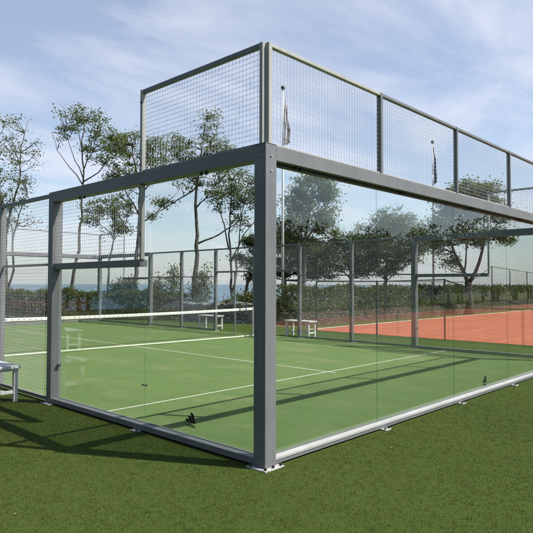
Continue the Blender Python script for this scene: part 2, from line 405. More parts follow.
def end_wall(T, root, emblem_at=None):
    P = .15
    for s in (0, 1):
        u0 = 0 if s == 0 else W-P
        e = -.06 if s == 0 else P-.06; 
        pu0, pu1 = (-.055, P+.06) if s == 0 else (W-P-.06, W+.055)
        bl = [(pu0+.028, -.03), (pu1-.03, -.03), (pu0+.028, .16), (.5*(pu0+pu1), -.03)]
        post(T, root, u0, u0+P, 0, P, 3.03, (pu0, pu1, -.055, P+.05), bl=bl)
    for u0 in (0, W-P):
        part('post_cap', M['frame'], root, T, [((u0-.003, -.003, 3.031), (u0+P+.003, P+.003, 3.037))], .002)
        sx_ = -1 if u0 == 0 else 1
        for z in (2.78, 2.92):
            x_ = 0 if u0 == 0 else W
            MB().tube([T(x_-sx_*.002, .075, z), T(x_+sx_*.008, .075, z)], .011, 6).build('bolt', M['galv'], root)
            MB().tube([T(u0+.075, .002, z), T(u0+.075, -.008, z)], .011, 6).build('bolt', M['galv'], root)
    part('beam', M['frame'], root, T, [((P, .0, 2.885), (W-P, .13, 3.028))])
    part('beam_channel', M['dark'], root, T, [((P+.02, .07, 2.855), (W-P-.02, .128, 2.883))], .002)
    r_ = part('bottom_rail', M['frame'], root, T, [((P, .016, .022), (W-P, GV-.004, .0575))])
    part('rail_lit_top', M['rail'], r_, T, [((P, .010, .058), (W-P, GV-.003, .085))], .003)  # pale sunlit top over a darker front: light put into the colours
    part('rail_channel', M['frame'], root, T, [((P, GV+.016, .012), (W-P, .135, .085))])
    J = [P]+[W*i/5 for i in range(1, 5)]+[W-P]
    panes = [pane(T, root, J[i], J[i+1], 2.88) for i in range(5)]
    for i in range(1, 5):
        f = part('foot_bracket', M['galv'], root, T, [((J[i]-.06, -.055, .004), (J[i]+.06, .06, .02))], .002)
        bolts(T, [(J[i]-.035, -.03, .018), (J[i]+.035, -.03, .018)], f, .012)
    # mesh strip above the beam
    ends = [.085]+[W*i/5 for i in range(1, 5)]+[W-.085]
    for i, u in enumerate(ends):
        part('mesh_post', M['light' if i in (0, 5) else 'frame'], root, T, [((u-.022, .02, 3.03), (u+.022, .08, 4.012))], .003)
    for i in range(5):
        a, c = ends[i]+.022, ends[i+1]-.022
        part('top_rail', M['light' if i == 0 else 'frame'], root, T, [((a, .025, 3.974), (c, .075, 4.01))], .003)
        part('lower_rail', M['light'], root, T, [((a, .035, 3.031), (c, .07, 3.052))], .003)
        mesh_panel(T, root, a, c, 3.052, 3.974)
    for i in range(1, 5):
        for du in (-1.55, -1.47):
            u = J[i]+du
            for z0, z1, r_ in ((3.028, 3.046, .013), (2.886, 2.858, .016)):
                MB().tube([T(u, .05, z0), T(u, .05, z1)], r_, 6).build('beam_bolt', M['rubber'], root)
    return panes

def side_wall(T, root, far=False):
    P = .15; S = 2.05; Q = .13; ends = (4.0, 4.0) if far else (4.19, 4.0)
    panes = []
    for s in (0, 1):
        m_ = (lambda u: u) if s == 0 else (lambda u: LN-u)
        E = ends[s]
        def X(name, mat, boxes, bevel=.004):
            return part(name, M[mat], root, T, [((m_(a[0]), a[1], a[2]), (m_(b[0]), b[1], b[2])) for a, b in boxes], bevel)
        p = X('post', 'frame', [((E, 0, 0), (E+Q, .15, 3.028))])
        pl = part('base_plate', M['galv'], p, T, [((m_(E-.05), -.06, .002), (m_(E+Q+.05), .19, .016))], .002)
        bolts(T, [(m_(E-.025), -.03, .014), (m_(E+Q+.025), -.03, .014)], p)
        X('beam', 'frame', [((P, 0, 2.885), (E, .13, 3.028))])
        X('step_beam', 'frame', [((S, .02, 1.915), (E, .13, 2.0))])
        X('bottom_rail', 'frame', [((P, .012, .022), (E, GV-.004, .085))])  # side rail's shade put into its colour: frame grey, not rail white
        X('rail_channel', 'frame', [((P, GV+.016, .012), (E, .135, .085))])
        u0, u1 = sorted((m_(P), m_(S))); a = pane(T, root, u0, u1, 2.88)
        u0, u1 = sorted((m_(S), m_(E))); b = pane(T, root, u0, u1, 1.912)
        panes += [a, b]
        clamps(T, a, m_(S), (.52,))
        MB().tube([T(m_(E-.035), GV-.02, .55), T(m_(E-.035), GV+.03, .55)], .018, 8).build('clamp', M['rubber'], b)
        f = part('foot_bracket', M['galv'], root, T, [((m_(S-.06), -.055, .004), (m_(S+.06), .06, .02))], .002)
        bolts(T, [(m_(S-.035), -.03, .018), (m_(S+.035), -.03, .018)], f, .012)
        # mesh above: one metre over the first bay, one over the step
        X('mesh_post', 'light', [((.064, .02, 3.03), (.106, .08, 4.012))], .003)
        X('mesh_post', 'light', [((S-.02, .02, 3.03), (S+.022, .075, 4.012))], .003)
        X('mesh_post', 'light', [((S-.02, .025, 2.0), (S+.022, .075, 2.885))], .003)
        X('top_rail', 'frame', [((.106, .025, 3.967), (S-.02, .075, 4.01))], .003)
        X('lower_rail', 'frame', [((.106, .035, 3.03), (S-.02, .07, 3.052))], .003)
        u0, u1 = sorted((m_(.106), m_(S-.02))); mesh_panel(T, root, u0, u1, 3.052, 3.967)
        u0, u1 = sorted((m_(S+.022), m_(E))); mesh_panel(T, root, u0, u1, 2.0, 2.885)
        for u in (.9, .98, 3.4, 3.52):
            MB().tube([T(m_(u), .05, 2.886), T(m_(u), .05, 2.858)], .016, 6).build('beam_bolt', M['rubber'], root)
        for z in (2.3, 3.12, 3.86):
            MB().tube([T(m_(S), .021, z), T(m_(S), .010, z)], .012, 8).build('mesh_bolt', M['rubber'], root)
    ps = [ends[0]+Q, 6.12, 8.12, 10.12, 12.12, 14.12, LN-ends[1]-Q]
    for u in ps[1:-1]:
        p = part('post', M['frame'], root, T, [((u-.05, .02, 0), (u+.05, .12, 2.963))])
        part('base_plate', M['galv'], p, T, [((u-.11, -.03, .003), (u+.11, .17, .014))], .002)
    for i in range(6):
        a = ps[i]+(.05 if i else 0); b = ps[i+1]-(.05 if i < 5 else 0)
        part('top_rail', M['frame'], root, T, [((ps[i]-(.05 if i else 0) , .03, 2.965), (ps[i+1]-(.05 if i<5 else 0), .085, 3.018))], .003)
        gate = i in (2, 3)
        z0 = 2.19 if gate else .08
        if gate:
            part('gate_header', M['frame'], root, T, [((a, .03, 2.13), (b, .08, 2.19))], .003)
            if i == 3: part('gate_jamb', M['frame'], root, T, [(((a+b)/2-.025, .03, 0), ((a+b)/2+.025, .08, 2.13))], .003)
        else:
            part('mid_rail', M['frame'], root, T, [((a, .07, 1.975), (b, .095, 2.01))], .003)
            part('bottom_rail', M['frame'], root, T, [((a, .03, .03), (b, .07, .08))], .003)
        mesh_panel(T, root, a, b, z0, 2.965)
    return panes

def emblem(T, pane_o, u, z, size):       # three slanted bars of growing height over a small word
    b = MB(); sl_ = -.5
    def P3(q, dv): return T(u+(q[0]-.5)*size*flip[0], GV-dv, z+q[1]*size)
    tops = (.22, .44, .66); xs = (.0, .33, .66); wb = .30
    for k in range(3):
        x0 = xs[k]+.02; h_ = tops[k]
        # lower edge flat, top cut square to the bar
        ql = [(x0, 0), (x0+wb, 0), (x0+wb+sl_*h_*.62, h_*.9), (x0+sl_*h_*.8-.0, h_*1.06)]
        ql = [(q[0]+.06, q[1]+.30) for q in ql]
        f_ = [P3(q, .001) for q in ql]; g_ = [P3(q, .0025) for q in ql]
        b.poly(f_+g_, [(0, 1, 2, 3), (7, 6, 5, 4), (0, 4, 5, 1), (1, 5, 6, 2), (2, 6, 7, 3), (3, 7, 4, 0)])
    b.build('emblem', M['emblem'], pane_o)
    cu = bpy.data.curves.new('lettering', 'FONT'); cu.body = 'adidas'; cu.size = size*.36; cu.align_x = 'CENTER'; cu.extrude = .0008; cu.offset = size*.006
    tmp = bpy.data.objects.new('lettering', cu); COL.objects.link(tmp)
    bpy.context.view_layer.update()
    me = bpy.data.meshes.new_from_object(tmp.evaluated_get(bpy.context.evaluated_depsgraph_get()))
    bpy.data.objects.remove(tmp)
    for v_ in me.vertices:
        q = v_.co; v_.co = T(u+q.x*flip[0]+.05*size*flip[0], GV-.0018-q.z, z+q.y)
    link('lettering', me, M['emblem'], pane_o)

T_back = lambda u, v, z: (u, v, z)
T_left = lambda u, v, z: (v, u, z)
T_right = lambda u, v, z: (W-v, u, z)
T_far = lambda u, v, z: (u, LN-v, z)
root = tag(empty('glass_wall'), 'sunlit glass end wall in a grey frame, right of the corner, mesh strip above', 'court wall', 'walls of the padel court')
panes_b = end_wall(T_back, root)
root = tag(empty('glass_wall'), 'shaded side wall left of the corner, stepping down to wire mesh beside the bench', 'court wall', 'walls of the padel court')
panes_l = side_wall(T_left, root)
root = tag(empty('glass_wall', (0, 0, 0)), 'far side wall of wire mesh and glass between the padel court and the orange clay', 'court wall', 'walls of the padel court')
side_wall(T_right, root, True)
root = tag(empty('glass_wall'), 'far end wall of the padel court beyond the net, in front of the hedge', 'court wall', 'walls of the padel court')
end_wall(T_far, root)
def hit(px, py, axis, val):
    d = at(px, py, 1.0)-CAM; t_ = (val-CAM[axis])/d[axis]; return CAM+d*t_
q = hit(190.5, 427, 0, GV); flip = (-1,); emblem(T_left, panes_l[0], q[1], q[2], .16)
q = hit(484.5, 385.5, 1, GV); flip = (1,); emblem(T_back, panes_b[2], q[0], q[2], .16)

# ------------------------------------------------------------------ net
NY = 10.12
root = tag(empty('court_net', (W/2, NY, 0)), 'long dark court net with a white top band across the padel court', 'net')
def loc(p): return (p[0]-W/2, p[1]-NY, p[2])
NX0, NX1 = .2, W-.2
def top(x): s = (x-NX0)/(NX1-NX0); return .92-.045*4*s*(1-s)
def boty(x): return 9.95-.045*x
def netp(x, s): return loc((x, NY+(boty(x)-NY)*(s**1.4), top(x)*(1-s)+.03*s))
b = MB(); nu = int((NX1-NX0)/.045)
for i in range(nu+1):
    x_ = NX0+(NX1-NX0)*i/nu; b.tube([netp(x_, s) for s in (0, .35, .7, 1)], .0014, 4, False)
for j in range(1, 20):
    b.tube([netp(NX0+(NX1-NX0)*i/24, j/20) for i in range(25)], .0014, 4, False)
b.build('netting', M['net'], root)
def strip(name, s0, s1, th, mat):
    b = MB(); n = 40; vs = []
    for i in range(n+1):
        x_ = NX0+(NX1-NX0)*i/n
        p, q_ = np.array(netp(x_, s0)), np.array(netp(x_, s1))
        for dy in (-th, th): vs += [p+[0, dy, .004], q_+[0, dy, 0]]
    fs = []
    for i in range(n):
        a = 4*i; c = a+4
        fs += [(a, a+1, c+1, c), (a+2, c+2, c+3, a+3), (a, c, c+2, a+2), (a+1, a+3, c+3, c+1)]
    fs += [(0, 2, 3, 1), (4*n, 4*n+1, 4*n+3, 4*n+2)]
    return b.poly(vs, fs).build(name, mat, root)
band = strip('top_band', 0, .085, .006, M['band'])
strip('bottom_band', .962, .995, .008, M['line'])
bm = bmesh.new(); bm.from_mesh(band.data); band.data.materials.append(M['net'])
for i in range(1, 68):          # the lacing is a pattern on the band
    x_ = NX0+(NX1-NX0)*i/68; p = netp(x_, .05)
    g = bmesh.ops.create_cube(bm, size=1, matrix=Matrix.Translation(p) @ Matrix.Diagonal((.028, .018, .018, 1)))
    for f in {f for v_ in g['verts'] for f in v_.link_faces}: f.material_index = 1
bm.to_mesh(band.data); bm.free()
for x_ in (.16, W-.16):
    p = loc((x_, NY, 0)); MB().tube([(p[0], p[1], .0), (p[0], p[1], .95)], .032, 10).build('net_post', M['light'], root)

# ------------------------------------------------------------------ benches
def make_bench():
    root = empty('bench')
    b = MB()
    for k in range(4):
        x0 = -.2+k*.102; b.box((x0, -.54, .485), (x0+.092, .54, .525))
    b.build('seat', M['white'], root, .006)
    for s in (-1, 1):
        yy = s*.46
        b = MB(); b.box((-.185, yy-.03, 0), (-.125, yy+.03, .445)); b.box((.125, yy-.03, 0), (.185, yy+.03, .445)); 
        b.box((-.19, yy-.028, .445), (.19, yy+.028, .484)); b.box((-.125, yy-.018, .12), (.125, yy+.018, .165))
        b.build('leg_frame', M['white'], root, .004)
    MB().box((-.02, -.45, .128), (.02, .45, .16)).build('stretcher', M['white'], root, .004)
    return root
proto = make_bench()
for i, (x_, y_, rz, lab) in enumerate([
    (-.42, 5.2, 0, 'white slatted bench on the dark grass at the left edge, outside the mesh wall'),
    (10.68, 8.50, 0, 'white bench beyond the far mesh wall, right of the corner post beside the clay'),
    (10.7, 13.0, 0, 'white bench beyond the far mesh wall, just behind the end of the net'),
    (-3.35, 10.6, R(4), 'white bench on the lawn seen only as a faint reflection in the left glass')]):
    o = proto if i == 0 else copy_tree(proto)
    o.location = (x_, y_, .004); o.rotation_euler.z = rz
    tag(o, lab, 'bench', 'white benches around the court')

# ------------------------------------------------------------------ flagpoles and flags
def flagpole(px, py, D, lab):
    p = at(px, py, D); H = p[2]
    r = tag(empty('flagpole', (p[0], p[1], 0)), lab, 'flagpole', 'flagpoles by the shore')
    MB().tube([(0, 0, 0), (0, 0, H*.5), (0, 0, H-.1)], [.065, .055, .035], 12).build('pole', M['pole'], r, smooth=True)
    b = MB(); b.tube([(0, 0, H-.1), (0, 0, H-.07), (0, 0, H-.02), (0, 0, H+.04), (0, 0, H+.09), (0, 0, H+.11)], [.03, .07, .095, .095, .06, .01], 10)
    b.build('finial', M['dark'], r, smooth=True)
    MB().tube([(.08, 0, .0), (.08, 0, .35)], .04, 8).build('cleat_box', M['dark'], r)
    return r, p
def flag(p, z0, z1, wid, mat, lab, seed):
    r_ = random.Random(seed)
    n, mm = 14, 18; vs = []
    for j in range(mm+1):
        t_ = j/mm
        spread = wid*(.18+.82*t_**.9)
        for i in range(n+1):
            s = i/n
            fold = math.sin(s*9+t_*2.2+seed)*.075*(.4+t_)
            ad = s*spread*(1-.25*max(0, t_-.75)*4) + .02*math.sin(t_*11+seed)
            drop = (z1-z0)*(t_*(1-.06*s)) + s*.35*(1-t_)
            q = np.array([p[0], p[1], 0]) + rt*(ad+.06+.02*math.sin(7*t_+seed)) + np.array([-rt[1], rt[0], 0])*fold
            vs.append((q[0]-p[0], q[1]-p[1], -drop))
    fs = [(j*(n+1)+i, j*(n+1)+i+1, (j+1)*(n+1)+i+1, (j+1)*(n+1)+i) for j in range(mm) for i in range(n)]
    o = MB().poly(vs, fs).build('flag', mat, None, smooth=True)
    o.location = (p[0], p[1], z1)
    s = o.modifiers.new('solid', 'SOLIDIFY'); s.thickness = .006
    tag(o, lab, 'flag', 'flags on the shore flagpoles')
D1 = 25.6
_, p = flagpole(283, 88, D1, 'white flagpole with a dark ball on top, just right of the corner post')
flag(p, at(283, 146, D1)[2], at(283, 97, D1)[2], .36, M['flag_pale'], 'faded pink and white flag drooping above the corner of the court', 1)
D2 = 34.
_, p = flagpole(432.5, 142, D2, 'white flagpole standing behind the far glass, carrying the navy flag')
flag(p, at(432.5, 185, D2)[2], at(432.5, 144, D2)[2], .26, M['flag_dark'], 'dark navy flag drooping against the sky behind the mesh strip', 4)


# ------------------------------------------------------------------ foliage
def tree(name, lab, D, limbs, lobes, leaf='leaf', bark='bark', leaf_size=.15, per=60, sig=.30, depth=1.0, group='trees along the shore', seed=1, dens=.5):
    """limbs: (points in photo pixels, radius at foot, radius at tip) drawn in the tree's own upright plane at distance D;
    lobes: (px, py, rx, ry, clusters). Depth is given back by scattering limbs and lobes towards and away from the camera."""
    r = np.random.default_rng(seed); k = D/F
    fwd = np.array([fw[0], fw[1], 0]); fwd /= np.linalg.norm(fwd)
    b0 = limbs[0][0][0]; base = gp(b0[0], D); 
    root = tag(empty(name, tuple(base)), lab, 'tree', group)
    tb = MB(); sk = []; skr = []
    for li, (pts, r0, r1) in enumerate(limbs):
        P3 = [at(px_, py_, D)-base for px_, py_ in pts]
        if li == 0: P3[0][2] = -.05
        off = 0 if li == 0 else r.uniform(-.25, .25)
        n = len(P3)
        # densify and wander
        out = []
        Lc = sum(np.linalg.norm(P3[i+1]-P3[i]) for i in range(n-1)); acc = 0
        for i in range(n-1):
            seg = np.linalg.norm(P3[i+1]-P3[i]); m_ = max(2, int(seg/.5))
            for j in range(m_):
                f = j/m_; s = (acc+seg*f)/Lc
                q_ = P3[i]*(1-f)+P3[i+1]*f + fwd*off*s*Lc
                if 0 < s: q_ = q_ + r.normal(0, .035, 3)*min(1, s*6)
                out.append((q_, s))
            acc += seg
        out.append((P3[-1]+fwd*off*Lc, 1.0))
        rad = [max(.012, r0+(r1-r0)*s**.8)*(1+.5*max(0, .06-s)/.06*(li == 0)) for _, s in out]
        tb.tube([q_ for q_, _ in out], rad, 8 if r0 > .08 else 5)
        sk += [q_ for q_, s in out if li or s > .35]; skr += [x_ for x_, (_, s) in zip(rad, out) if li or s > .35]
    sk = np.array(sk); cents = []
    for (cx, cy, rx, ry, ncl) in lobes:
        c0 = at(cx, cy, D)-base; dz = (rx+ry)*.5*k*depth
        for _ in range(max(2, int(ncl*dens))):
            while True:
                u_ = r.uniform(-1, 1, 3)
                if .15 < (u_**2).sum() < 1: break
            c = c0 + rt*u_[0]*rx*k + np.array([0, 0, 1])*u_[1]*ry*k + fwd*u_[2]*dz
            dd = np.linalg.norm(sk-c, axis=1) + np.maximum(0, sk[:, 2]-c[2]+.2)*1.5
            j = int(dd.argmin()); s0 = sk[j]
            mid = (s0+c)/2 + np.array([0, 0, -.12])*np.linalg.norm(c-s0)*.6 + r.normal(0, .06, 3)
            tb.tube([s0, (s0*.4+mid*.6)+r.normal(0, .03, 3), mid, c*.7+mid*.3+r.normal(0, .03, 3), c], [min(.05, skr[j]*.7), .028, .02, .014, .008], 4, False)
            nl = max(5, int(per*.92*r.uniform(.4, 1.6))); sg = sig*.85*r.uniform(.5, 1.35)
            pts = c + r.normal(0, 1, (nl, 3))*np.array([sg, sg, sg*.6])
            cents.append(pts)
            for _q in range(2):
                e = c+r.normal(0, sg*.9, 3); tb.tube([c*.8+mid*.2, (c+e)/2+r.normal(0, .03, 3), e], [.01, .008, .005], 3, False)
    tb.build('trunk', M[bark], root, smooth=True)
    allc = np.concatenate(cents); allc = allc[allc[:, 2] > .15]
    link('crown', mesh_np('crown', leaves(allc, leaf_size*.8, .7, seed+50), 4), M[leaf], root)
    return root

# left edge tree, loose and twiggy at the top
tree('broadleaf_tree', 'loose twiggy tree cut by the left edge of the picture', 31,
     [([(5, 318), (6, 292), (4, 262), (7, 225), (-2, 190), (-8, 150)], .17, .04), ([(6, 292), (13, 270), (11, 245), (16, 215), (24, 195)], .08, .02),
      ([(7, 225), (15, 180), (13, 140), (18, 115)], .07, .015), ([(4, 262), (-10, 230), (-25, 200)], .08, .02)],
     [(8, 135, 18, 30, 34), (25, 150, 10, 30, 12), (5, 190, 26, 24, 60), (-12, 175, 26, 40, 60), (-22, 215, 30, 30, 50), (18, 215, 18, 16, 22), (22, 172, 14, 20, 16)],
     'leaf_pale', 'bark', .14, 54, .30, seed=52, dens=0.50)
# slender tree
tree('broadleaf_tree', 'slender tree with a bare trunk and a fan of thin branches left of the mesh', 31,
     [([(70, 318), (71, 295), (74, 272), (79, 240), (82, 205), (83, 170), (82, 140), (84, 112)], .12, .02), ([(82, 184), (70, 168), (58, 150), (53, 133)], .035, .008), ([(83, 178), (73, 152), (68, 132)], .035, .01),
      ([(83, 172), (92, 150), (97, 130)], .04, .01), ([(83, 182), (98, 172), (110, 158), (118, 140)], .045, .01), ([(82, 150), (76, 125), (74, 112)], .03, .01)],
     [(72, 122, 13, 16, 30), (87, 113, 13, 11, 26), (98, 130, 15, 15, 34), (92, 150, 14, 12, 18), (112, 150, 15, 13, 26), (66, 138, 8, 8, 6)],
     'leaf', 'bark', .14, 60, .27, seed=4)
tree('broadleaf_tree', 'leafy tree with a dark upright trunk behind the light mesh bar of the left wall', 32,
     [([(133, 318), (134, 292), (137, 262), (139, 225), (140, 190), (136, 165), (132, 145)], .17, .03), ([(140, 195), (152, 180), (162, 160)], .06, .015), ([(139, 215), (126, 195), (118, 175)], .06, .015), ([(139, 225), (155, 214), (166, 201), (178, 190)], .05, .012), ([(138, 180), (146, 160), (150, 140)], .05, .012)],
     [(122, 143, 18, 14, 44), (140, 148, 22, 14, 40), (156, 152, 14, 18, 34), (118, 172, 18, 14, 34), (140, 175, 22, 14, 40), (164, 168, 12, 12, 16), (125, 200, 14, 12, 18), (160, 205, 7, 9, 8), (150, 212, 7, 6, 5)],
     'leaf', 'bark', .15, 66, .28, seed=5)
tree('broadleaf_tree', 'small crooked tree with low leafy boughs seen through the mesh above the left step', 29.5,
     [([(107, 318), (108, 292), (109, 262), (114, 240), (116, 222), (112, 205)], .09, .02), ([(114, 240), (124, 225), (132, 212)], .03, .01), ([(114, 238), (102, 225), (95, 214)], .03, .01)],
     [(106, 208, 13, 13, 30), (120, 212, 12, 12, 24), (94, 222, 10, 8, 14), (128, 228, 8, 6, 8), (112, 228, 14, 6, 14), (88, 210, 5, 6, 4)],
     'leaf', 'bark_pale', .15, 66, .25, seed=6)
tree('broadleaf_tree', 'tall open tree with long bare side branches between the left step and the corner post', 29,
     [([(193, 322), (194, 300), (196, 265), (197, 235), (196, 205), (198, 180), (203, 150), (206, 120)], .16, .02), ([(197, 244), (212, 238), (228, 230), (240, 220), (250, 210)], .06, .015), ([(196, 208), (206, 198), (214, 185)], .05, .012),
      ([(199, 172), (186, 168), (176, 155), (172, 142)], .06, .012), ([(198, 185), (184, 196), (172, 204), (158, 212), (150, 224)], .05, .012), ([(203, 155), (214, 140), (218, 128)], .04, .01)],
     [(208, 128, 13, 14, 24), (214, 118, 5, 7, 6), (196, 150, 30, 14, 50), (178, 140, 6, 8, 6), (228, 148, 9, 7, 8), (180, 152, 12, 14, 16), (220, 148, 12, 14, 16), (205, 170, 26, 10, 40), (190, 180, 16, 8, 18), (168, 204, 10, 4, 7), (214, 190, 10, 6, 8)],
     'leaf', 'bark', .14, 62, .26, seed=7)
tree('broadleaf_tree', 'many-stemmed pale tree just left of the corner post, seen through the left glass', 30,
     [([(233, 322), (232, 300), (231, 262), (229, 235), (230, 205), (232, 180)], .09, .02), ([(232, 300), (237, 262), (240, 232), (244, 205), (248, 185)], .06, .015), ([(229, 250), (224, 225), (216, 200), (213, 185)], .05, .012), ([(231, 262), (243, 235), (258, 215), (266, 200)], .05, .012)],
     [(232, 180, 20, 16, 40), (245, 195, 18, 20, 40), (218, 192, 14, 14, 22), (240, 222, 16, 9, 16), (262, 195, 14, 20, 24), (228, 205, 14, 9, 14)],
     'leaf_pale', 'bark', .14, 66, .27, seed=8)
tree('pine_tree', 'dark leaning pine with flat layers of foliage, close left of the corner post', 36,
     [([(243, 316), (247, 285), (252, 265), (262, 245), (270, 230)], .14, .04), ([(250, 272), (244, 262), (238, 258)], .05, .015), ([(256, 258), (250, 248), (244, 243)], .05, .015)],
     [(252, 242, 13, 6, 26), (262, 250, 12, 8, 26), (242, 258, 10, 4, 14), (254, 264, 13, 5, 18), (268, 238, 14, 12, 30), (250, 277, 8, 4, 8)],
     'leaf_dark', 'bark', .17, 70, .26, seed=9, dens=0.80)
tree('broadleaf_tree', 'big full tree behind the flagpole, in the first pane right of the corner', 31,
     [([(303, 318), (303, 290), (305, 262), (306, 232), (310, 205), (312, 182)], .15, .03), ([(305, 255), (294, 235), (288, 215)], .07, .02), ([(306, 240), (320, 222), (330, 200)], .07, .02), ([(309, 212), (302, 195), (300, 182)], .05, .015)],
     [(314, 188, 22, 16, 60), (298, 200, 14, 16, 36), (328, 200, 12, 18, 34), (310, 218, 24, 16, 70), (290, 228, 14, 12, 30), (326, 228, 12, 12, 24), (300, 245, 22, 12, 50)],
     'leaf', 'bark_pale', .15, 80, .3, seed=10, dens=0.75)
tree('pine_tree', 'dark spreading pine with low boughs behind the big tree by the flagpole', 37,
     [([(286, 314), (285, 290), (284, 262), (286, 240)], .16, .05), ([(285, 278), (300, 268), (316, 262), (330, 262)], .07, .02), ([(284, 270), (274, 258), (270, 248)], .06, .02), ([(285, 262), (300, 250), (322, 246)], .07, .02)],
     [(286, 244, 18, 12, 60), (310, 250, 26, 10, 74), (330, 262, 22, 8, 44), (300, 268, 24, 8, 50), (278, 268, 14, 10, 34), (322, 274, 20, 5, 26)],
     'leaf_dark', 'bark', .18, 64, .3, seed=11, dens=0.95)
tree('pine_tree', 'dark pine with forked stems over the hedge, behind the mesh post left of the clay', 38,
     [([(349, 312), (350, 290), (350, 270), (352, 250)], .15, .04), ([(350, 278), (340, 268), (334, 258)], .06, .02), ([(350, 272), (366, 262), (374, 252)], .07, .02)],
     [(344, 242, 16, 8, 40), (360, 250, 20, 12, 60), (342, 262, 18, 8, 40), (366, 268, 18, 7, 36), (330, 252, 8, 8, 14), (378, 248, 14, 14, 36)],
     'leaf_dark', 'bark', .18, 60, .3, seed=12, dens=1.00)
tree('broadleaf_tree', 'rounded grey-green tree above the hedge, left of the tall dark post of the far wall', 40,
     [([(386, 312), (385, 290), (386, 270), (390, 245), (392, 225)], .18, .04), ([(386, 262), (372, 245), (366, 232)], .07, .02), ([(388, 250), (404, 236), (412, 224)], .07, .02)],
     [(388, 222, 20, 14, 56), (368, 236, 18, 12, 44), (406, 228, 16, 14, 44), (388, 246, 26, 14, 70), (410, 252, 16, 16, 50), (380, 268, 22, 7, 36), (422, 240, 12, 14, 30)],
     'leaf_pale', 'bark', .16, 84, .33, seed=13, dens=0.90)
tree('broadleaf_tree', 'broad tree with a thick forked trunk standing behind the clay court on the right', 33,
     [([(469, 312), (469, 292), (468, 282)], .22, .19), ([(468, 283), (458, 262), (452, 240), (446, 215)], .125, .03), ([(469, 283), (478, 262), (481, 238), (478, 205)], .125, .03), ([(480, 245), (494, 230), (504, 216)], .08, .02), ([(453, 245), (440, 235), (432, 230)], .07, .02), ([(464, 274), (466, 240), (466, 205)], .06, .02), ([(480, 240), (500, 238), (512, 242)], .05, .015)],
     [(468, 192, 22, 12, 54), (448, 198, 14, 12, 28), (488, 194, 18, 13, 44), (470, 212, 30, 12, 80), (444, 222, 16, 13, 40), (500, 214, 12, 11, 26), (465, 235, 24, 12, 54), (440, 245, 12, 12, 24), (494, 234, 14, 8, 20), (450, 262, 10, 8, 12), (508, 240, 8, 5, 6)],
     'leaf', 'bark', .16, 74, .3, seed=14, dens=0.85)

def bush(name, lab, D, blobs, leaf, size, per, seed, group, cat='shrub', sig=.16):
    r = np.random.default_rng(seed); k = D/F
    base = gp(blobs[0][0], D); root = tag(empty(name, tuple(base)), lab, cat, group)
    fwd = np.array([fw[0], fw[1], 0]); pts = []; st = MB()
    for (cx, cy, rx, ry, ncl) in blobs:
        c0 = at(cx, cy, D)-base
        for _ in range(ncl):
            u_ = r.normal(size=3); u_ /= np.linalg.norm(u_); u_ *= r.uniform(.25, 1)**.5
            c = c0+rt*u_[0]*rx*k+np.array([0, 0, u_[1]*ry*k])+fwd*u_[2]*rx*k
            c[2] = max(.1, c[2])
            s0 = np.array([r.normal(0, .12), r.normal(0, .12), -.03]) + rt*(cx-blobs[0][0])*k*.7
            st.tube([s0, (s0+c)/2+r.normal(0, .08, 3), c], [.018, .012, .006], 4, False)
            pts.append(c+r.normal(0, sig, (int(per*r.uniform(.6, 1.4)), 3)))
    pts = np.concatenate(pts); pts = pts[pts[:, 2] > .02]
    st.build('stem', M['bark'], root)
    link('foliage', mesh_np('foliage', leaves(pts, size, .9, seed+9), 4), M[leaf], root)
    return root
bush('shrub', 'dark bush above the hedge left of the small crooked tree trunk', 29, [(123, 288, 11, 8, 26), (114, 292, 6, 6, 10), (131, 287, 7, 8, 12)], 'leaf_dark', .12, 44, 21, 'shrubs along the shore')
bush('shrub', 'tall loose green shrub behind the mesh at the left of the bare-branched tree trunk', 28, [(166, 288, 14, 15, 26), (158, 297, 10, 11, 14), (175, 275, 7, 9, 7)], 'leaf', .12, 50, 22, 'shrubs along the shore')
bush('shrub', 'upright shrub growing round the foot of the tall open tree', 27.5, [(203, 290, 9, 17, 20), (196, 300, 8, 12, 12), (206, 272, 5, 7, 4)], 'leaf', .12, 50, 23, 'shrubs along the shore')
bush('shrub', 'low round bush on the grey stone wall beside the corner post', 25.5, [(242, 306, 13, 9, 46), (232, 309, 9, 7, 22), (250, 304, 8, 9, 20)], 'hedge', .12, 44, 24, 'shrubs along the shore')
bush('shrub', 'yellowing bush at the foot of the flagpole, right of the corner post', 24.5, [(279, 312, 8, 11, 40), (288, 306, 6, 10, 24)], 'hedge', .12, 40, 25, 'shrubs along the shore')

def hedge(lab, path, z0, z1, wid, seed, group, dens=520, size=.1, mat='hedge'):
    r = np.random.default_rng(seed)
    path = [np.array(p[:2], float) for p in path]
    root = tag(empty('hedge', (path[0][0], path[0][1], 0)), lab, 'hedge', group)
    org = np.array([path[0][0], path[0][1], 0])
    cs = []; core = MB(); st = MB()
    for a, b in zip(path[:-1], path[1:]):
        Lh = np.linalg.norm(b-a); d = (b-a)/Lh; nrm = np.array([-d[1], d[0]])
        n = int(Lh*dens)
        s = r.uniform(0, Lh, n)
        bumps = lambda s_: .10*np.sin(s_*1.7+seed)+.07*np.sin(s_*4.3+1)+.05*np.sin(s_*9.1)
        t_ = r.uniform(-1, 1, n); zz = r.uniform(0, 1, n)
        shell = r.uniform(0, 1, n)
        t_ = np.where(shell < .45, np.sign(t_)*(1-.12*np.abs(t_)), t_); zz = np.where(shell > .75, 1-.1*zz*zz, zz)
        top_ = z1+bumps(s)
        p = a+s[:, None]*d+(t_*wid*.5*(1-.25*zz**3))[:, None]*nrm + r.normal(0, .05, (n, 2))
        cs.append(np.column_stack([p, z0+(top_-z0)*zz+r.normal(0, .06, n)])-org)
    pts = np.concatenate(cs); pts = pts[pts[:, 2] > .02]
    link('foliage', mesh_np('foliage', leaves(pts, size, .9, seed), 4), M[mat], root)
